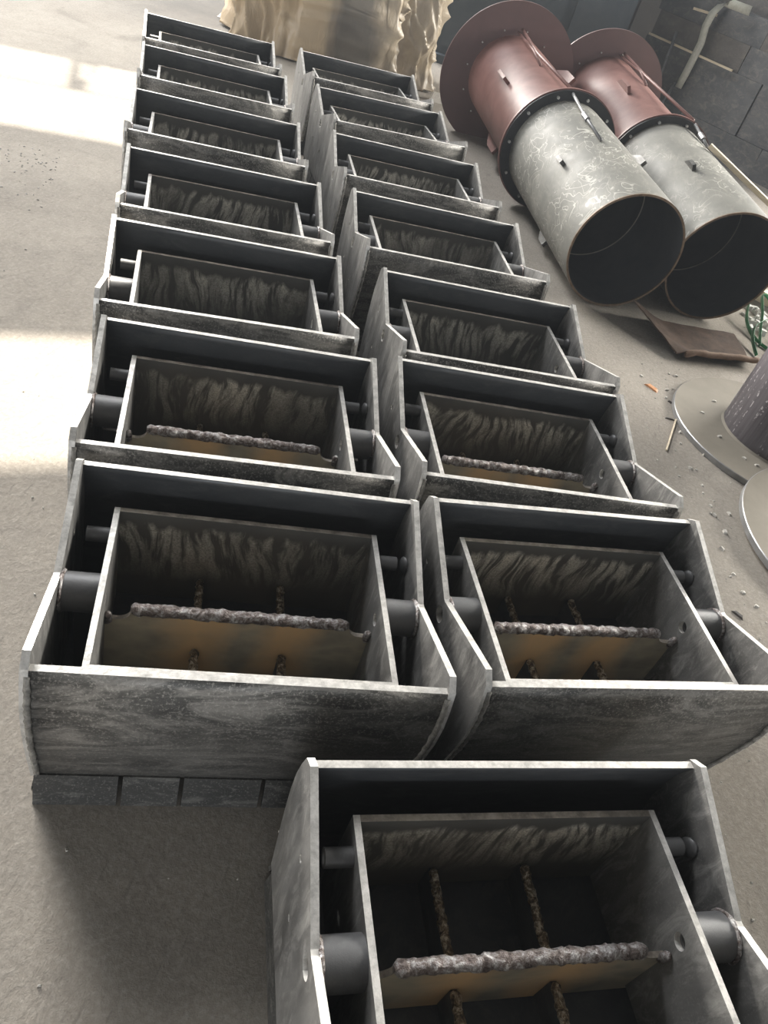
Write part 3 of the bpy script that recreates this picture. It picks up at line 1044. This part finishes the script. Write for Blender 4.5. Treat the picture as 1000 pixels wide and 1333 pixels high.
def big_box(name, p, ax, w, d, h, mat, label, cat, panels=0):
    ax = Vector(ax).normalized()
    ay = Vector((-ax.y, ax.x, 0))
    root = empty(name, p)
    bm = bmesh.new()
    box(bm, 0, w, 0, d, 0, h)
    for vv in bm.verts:
        q = ax * vv.co.x + ay * vv.co.y
        vv.co = Vector((q.x, q.y, vv.co.z))
    bevel(bm, 0.02, 1)
    obj('body', bm, mat, root)
    for k in range(panels):
        bm = bmesh.new()
        x0 = w * k / panels + 0.06
        box(bm, x0, w * (k + 1) / panels - 0.06, -0.03, 0.01, 0.2, h - 0.15)
        for vv in bm.verts:
            q = ax * vv.co.x + ay * vv.co.y
            vv.co = Vector((q.x, q.y, vv.co.z))
        bevel(bm, 0.012, 1)
        obj('panel', bm, mat, root)
    bm = bmesh.new()
    box(bm, -0.03, w + 0.02, -0.12, 0, 0.0, 0.10)
    for vv in bm.verts:
        q = ax * vv.co.x + ay * vv.co.y
        vv.co = Vector((q.x, q.y, vv.co.z))
    obj('plinth', bm, mat, root)
    return tag(root, label, cat)


big_box('steel_tank', (-1.43, 11.7, 0), (1, 0.06, 0), 2.3, 6.0, 2.6, M['navy'], 'large blue-grey steel tank behind the nearer red flange', 'tank', 3)
big_box('steel_cabinet', (0.98, 13.75, 0), (1, 0.0, 0), 4.0, 1.2, 3.2, M['brownsteel'], 'tall brown-grey steel cabinet behind the farther red flange', 'cabinet', 2)

# ------------------------------------------------------------------ plastic-wrapped crate behind the rows
t = NT('brown_plastic_sheet')
v = t.coords()
f = t.noise(v, 2.2, 5, 0.6, 0.8)
c = t.ramp(f, [(0.35, (0.30, 0.255, 0.195)), (0.65, (0.47, 0.395, 0.29))])
xo = t.math('ADD', t.xyz()[0], t.math('MULTIPLY', t.math('SUBTRACT', t.noise(t.coords((1, 1, 0.4), rand=False), 2.4, 4), 0.5), 0.9))
xr = t.math('DIVIDE', t.math('ADD', xo, 1.2), 2.4)
c = t.mix(t.ramp(xr, [(0.36, 1.0), (0.50, 0.0)]), c, (0.50, 0.395, 0.265))
c = t.mix(t.ramp(xr, [(0.40, 0.0), (0.48, 0.8), (0.62, 0.8), (0.70, 0.0)]), c, (0.26, 0.24, 0.21))
al = t.ramp(xr, [(0.38, 0.95), (0.5, 0.55), (0.62, 0.55), (0.72, 0.9)])
t.set(Base_Color=c, Roughness=0.38, Alpha=al)
t.bump(t.noise(t.coords((1, 1, 0.35)), 16, 5, 0.6, 0.8), 0.45, 0.02)
M['plastic'] = t.m
M['crate'] = plain('grey_crate', (0.13, 0.13, 0.135), (0.19, 0.185, 0.18), 3, 0.7)
croot = empty('crate', (-2.35, 9.95, 0), R(17))
bm = bmesh.new()
box(bm, -0.85, 0.85, -0.42, 0.5, 0.12, 1.45)
bevel(bm, 0.02)
obj('body', bm, M['crate'], croot)
for k in range(3):
    bm = bmesh.new()
    box(bm, -0.8 + 0.7 * k, -0.6 + 0.7 * k, -0.42, 0.5, 0, 0.12)
    obj('runner', bm, M['crate'], croot)
tag(croot, 'grey crate on runners hidden under the brown plastic sheet', 'crate')
bm = bmesh.new()
N, K = 260, 60
hw, hd, top = 0.95, 0.56, 1.52
per = []
for i in range(N):
    a_ = 2 * math.pi * i / N
    ca, sa = math.cos(a_), math.sin(a_)
    e = 0.32
    per.append(Vector((hw * math.copysign(abs(ca) ** e, ca), hd * math.copysign(abs(sa) ** e, sa), 0)))
rows = []
for j in range(K + 1):
    tt = j / K
    zc = top * (1 - tt)
    row = []
    for i, p in enumerate(per):
        q = Vector((p.x, p.y, 0))
        fold = noise.noise(Vector((p.x * 3.2, p.y * 3.2, tt * 0.7))) * 0.17 + noise.noise(Vector((p.x * 8, p.y * 8, tt * 1.2 + 5))) * 0.06
        r1 = 1 - abs(noise.noise(Vector((p.x * 5 + tt * 0.8, p.y * 5, tt * 1.6)))) * 2.4
        r2 = 1 - abs(noise.noise(Vector((p.x * 9 - tt * 1.6, p.y * 9, tt * 3 + 3)))) * 2.4
        r3 = 1 - abs(noise.noise(Vector((p.x * 18, p.y * 18, tt * 10 + 9)))) * 2
        crk = 0.12 * max(0, r1) ** 3 + 0.06 * max(0, r2) ** 3 + 0.012 * r3
        d = q.normalized()
        sc = 1 + 0.10 * tt
        q = q * sc + d * ((fold + 0.06) * (0.25 + 0.9 * tt) + crk)
        zz_ = zc + (0.05 * noise.noise(Vector((p.x * 4, p.y * 4, 3))) if j < 3 else 0)
        if j == K:
            zz_ = 0.01 + 0.12 * max(0, noise.noise(Vector((p.x * 2.5, p.y * 2.5, 8))))
        row.append(bm.verts.new((q.x, q.y, zz_)))
    rows.append(row)
for j in range(K):
    for i in range(N):
        bm.faces.new((rows[j][i], rows[j][(i + 1) % N], rows[j + 1][(i + 1) % N], rows[j + 1][i]))
prev = rows[0]
for kk in (0.75, 0.45, 0.15):
    cur = [bm.verts.new((p.x * kk, p.y * kk, top + 0.03 + 0.08 * noise.noise(Vector((p.x * kk * 4, p.y * kk * 4, 1))))) for p in per]
    for i in range(N):
        bm.faces.new((prev[i], prev[(i + 1) % N], cur[(i + 1) % N], cur[i]))
    prev = cur
bm.faces.new(prev)
po = obj('plastic_sheet', bm, M['plastic'], None, True)
po.location = (-2.35, 9.95, 0)
po.rotation_euler = (0, 0, R(17))
tag(po, 'crumpled brown translucent plastic sheet draped over a crate behind the rows', 'plastic sheet')

# ------------------------------------------------------------------ green strapping, timber offcut, paper bits at the right edge
M['green'] = plain('green_pp_strap', (0.03, 0.16, 0.06), (0.06, 0.26, 0.11), 20, 0.35, 0, 0)
loops_g = [
    [(2.50, 7.05, .16), (2.33, 6.72, .2), (2.20, 6.42, .17), (2.14, 6.12, .08), (2.16, 5.92, .03), (2.23, 5.76, .015), (2.36, 5.66, .012)],
    [(2.46, 6.5, .06), (2.34, 6.5, .13), (2.26, 6.36, .16), (2.25, 6.12, .11), (2.24, 5.92, .04), (2.22, 5.72, .012)],
    [(2.42, 6.28, .10), (2.28, 6.05, .10), (2.17, 5.88, .09), (2.14, 5.72, .05), (2.16, 5.52, .012)],
]
root = empty('green_strapping', (2.2, 5.9, 0))
for pts in loops_g:
    bm = bmesh.new()
    fine_ = []
    P_ = [Vector(p) - Vector((2.2, 5.9, 0)) for p in pts]
    for i in range(len(P_) - 1):
        p0, p1, p2, p3 = P_[max(i - 1, 0)], P_[i], P_[i + 1], P_[min(i + 2, len(P_) - 1)]
        for k in range(6):
            u = k / 6
            fine_.append(0.5 * ((2 * p1) + (p2 - p0) * u + (2 * p0 - 5 * p1 + 4 * p2 - p3) * u * u + (3 * p1 - p0 - 3 * p2 + p3) * u ** 3))
    fine_.append(P_[-1])
    ribbon(bm, fine_, [Vector((0.4, -0.15, 0.9)).normalized() * 0.013] * len(fine_), 0.001)
    obj('strap_loop', bm, M['green'], root, True)
tag(root, 'tangle of green plastic strapping behind the dark drum', 'strapping')
batten('wood_offcut', (2.33, 6.78, 0.05), (2.62, 6.58, 0.05), 0.045, 0.045, M['wood'], 'short pale timber offcut beside the green strapping', 'timber')
M['paper'] = plain('white_scraps', (0.5, 0.49, 0.46), (0.68, 0.67, 0.64), 20, 0.6, 0, 0)
rnd = random.Random(4)


def chip(bm, x, y, sx, sy, h, rot, tiltz=0.2, z=0.0):
    vs = []
    ca, sa = math.cos(rot), math.sin(rot)
    for (u, v_) in ((-1, -1), (1, -0.6), (0.7, 1), (-0.8, 0.8)):
        px, py = u * sx, v_ * sy
        vs.append((x + px * ca - py * sa, y + px * sa + py * ca))
    lo = [bm.verts.new((p[0], p[1], z)) for p in vs]
    hi = [bm.verts.new((p[0] * 0.75 + x * 0.25, p[1] * 0.75 + y * 0.25, z + h * rnd.uniform(0.6, 1.2))) for p in vs]
    bm.faces.new(lo[::-1])
    bm.faces.new(hi)
    for k in range(4):
        bm.faces.new((lo[k], lo[(k + 1) % 4], hi[(k + 1) % 4], hi[k]))


bm = bmesh.new()
for _ in range(60):
    x, y = rnd.gauss(2.34, 0.1), rnd.gauss(6.25, 0.16)
    if y > 6.5:
        continue
    chip(bm, x, y, rnd.uniform(.015, .05), rnd.uniform(.01, .03), rnd.uniform(.01, .04), rnd.uniform(0, 6))
tag(obj('paper_scraps', bm, M['paper']), 'heap of white scraps inside the green strapping', 'scraps', None, 'stuff')

# ------------------------------------------------------------------ faint dust haze in the air
t = NT('dusty_air')
t.t.nodes.remove(t.b)
vsc = t.n('ShaderNodeVolumeScatter')
vsc.inputs['Color'].default_value = (0.85, 0.92, 1.0, 1)
vsc.inputs['Density'].default_value = 0.0022
vsc.inputs['Anisotropy'].default_value = 0.2
t.t.links.new(vsc.outputs[0], t.t.nodes['Material Output'].inputs['Volume'])
bm = bmesh.new()
box(bm, X0 - 0.1, X1 + 0.1, Y0 - 0.1, Y1 + 0.1, -0.05, ZR + 0.1)
for vv in bm.verts:
    vv.co = hall(*vv.co)
tag(obj('haze', bm, t.m), kind='structure')

# ------------------------------------------------------------------ small litter on the floor
M['orange'] = plain('orange_chip', (0.42, 0.17, 0.06), (0.55, 0.28, 0.13), 30, 0.6, 0, 0)
M['darkchip'] = plain('dark_chip', (0.05, 0.045, 0.04), (0.09, 0.08, 0.07), 30, 0.6, 0, 0)
M['stone'] = plain('pale_crumb', (0.42, 0.40, 0.36), (0.58, 0.55, 0.50), 30, 0.7, 0, 0)


def small(name, mat, x, y, sx, sy, h, rot, label, cat, group=None, z=0.0):
    bm = bmesh.new()
    chip(bm, 0, 0, sx, sy, h, rot)
    o = obj(name, bm, mat)
    o.location = (x, y, z)
    return tag(o, label, cat, group)


small('brick_shard', M['orange'], 1.306, 4.46, .05, .022, .012, -0.7, 'orange brick shard lying on the floor right of the hoppers', 'shard')
batten('thin_stick', (1.348, 3.773, 0.008), (1.435, 4.156, 0.008), 0.004, 0.004, M['wood'], 'thin pale stick on the floor beside the drum flange', 'stick')
small('metal_chip', M['darkchip'], 1.40, 4.15, .032, .008, .008, 0.1, 'dark sliver at the upper end of the thin stick', 'chip')
small('metal_chip', M['darkchip'], 1.43, 4.35, .03, .012, .01, -0.8, 'dark sliver beside the drum flange edge', 'chip')
small('metal_chip', M['darkchip'], 1.60, 2.62, .03, .01, .01, -0.7, 'dark sliver on the floor left of the loose disc', 'chip')
peb = [(880, 490), (868, 508), (871, 487), (876, 507), (867, 518), (885, 563), (899, 610), (916, 592), (925, 659), (930, 671), (949, 669), (943, 693), (940, 715), (955, 748), (908, 712), (915, 642), (960, 620), (985, 790), (968, 772), (790, 395), (835, 490), (914, 632)]
bm = bmesh.new()
for k, (u, w) in enumerate(peb):
    d = fwd + rt * ((u - 500) / F_PX) - up * ((w - 666.5) / F_PX)
    p = Vector((0, 0, CAM_Z)) + d * (-CAM_Z / d.z)
    s_ = rnd.uniform(0.007, 0.014)
    chip(bm, p.x, p.y, s_, s_ * 0.7, s_ * 0.9, rnd.uniform(0, 6))
for k in range(90):
    x, y = rnd.gauss(1.62, 0.22), rnd.gauss(3.1, 0.9)
    if x < 1.25 + 0.1 * (2.5 - y) or math.hypot(x - 2.066, y - 4.291) < 0.66 or math.hypot(x - 2.352, y - 3.336) < 0.68:
        continue
    s_ = rnd.uniform(0.003, 0.009)
    chip(bm, x, y, s_, s_ * 0.7, s_ * 0.9, rnd.uniform(0, 6))
tag(obj('rubble_crumbs', bm, M['stone']), 'pale crumbs of rubble on the floor between hoppers and discs', 'crumbs', None, 'stuff')
bm = bmesh.new()
for k, (x, y) in enumerate(((2.0, 3.84), (2.13, 3.81), (2.26, 3.88), (1.81, 3.93), (1.88, 3.90), (1.68, 4.08), (1.6, 4.3), (1.7, 4.5))):
    chip(bm, x, y, .014, .008, .009, rnd.uniform(0, 6), 0.2, 0.035)
tag(obj('flange_crumbs', bm, M['stone']), 'small crumbs lying on the base flange of the drum', 'crumbs', None, 'stuff')
small('concrete_lump', M['stone'], -0.98, 9.55, 0.10, 0.06, 0.09, 0.4, 'pale broken lump beside the rear red flange and the plastic sheet', 'lump')
bm = bmesh.new()
for _ in range(900):
    x, y = rnd.uniform(-3.5, 3.2), rnd.uniform(0.2, 6.5)
    s_ = rnd.uniform(0.0015, 0.005)
    if x < -1.2 and y > 2.6:
        continue
    if math.hypot(x - 2.066, y - 4.291) < 0.7 or math.hypot(x - 2.352, y - 3.336) < 0.72:
        continue
    if any(abs((x - hx) * math.cos(ha) + (y - hy) * math.sin(ha)) < 0.54 and -0.08 < -(x - hx) * math.sin(ha) + (y - hy) * math.cos(ha) < 0.74 for _, hx, hy, ha, _ in HOP):
        continue
    chip(bm, x, y, s_, s_ * 0.7, s_, rnd.uniform(0, 6))
tag(obj('floor_grit', bm, M['stone']), 'fine pale grit scattered over the floor', 'grit', None, 'stuff')
bm = bmesh.new()
for k in range(260):
    cx_, cy_, sg = ((-2.75, 4.55, 0.28), (-2.35, 4.25, 0.35), (-2.0, 3.4, 0.25), (-3.1, 4.6, 0.3))[k % 4]
    x, y = rnd.gauss(cx_, sg), rnd.gauss(cy_, sg * 0.6)
    if x > -0.9 - 0.42 * (y - 1.0) - 0.25:
        continue
    s_ = rnd.uniform(0.002, 0.009)
    chip(bm, x, y, s_, s_ * 0.5, 0.003, rnd.uniform(0, 6))
tag(obj('dark_litter', bm, M['darkchip']), 'dark flecks of scale scattered on the floor left of the rows', 'scale flecks', None, 'stuff')
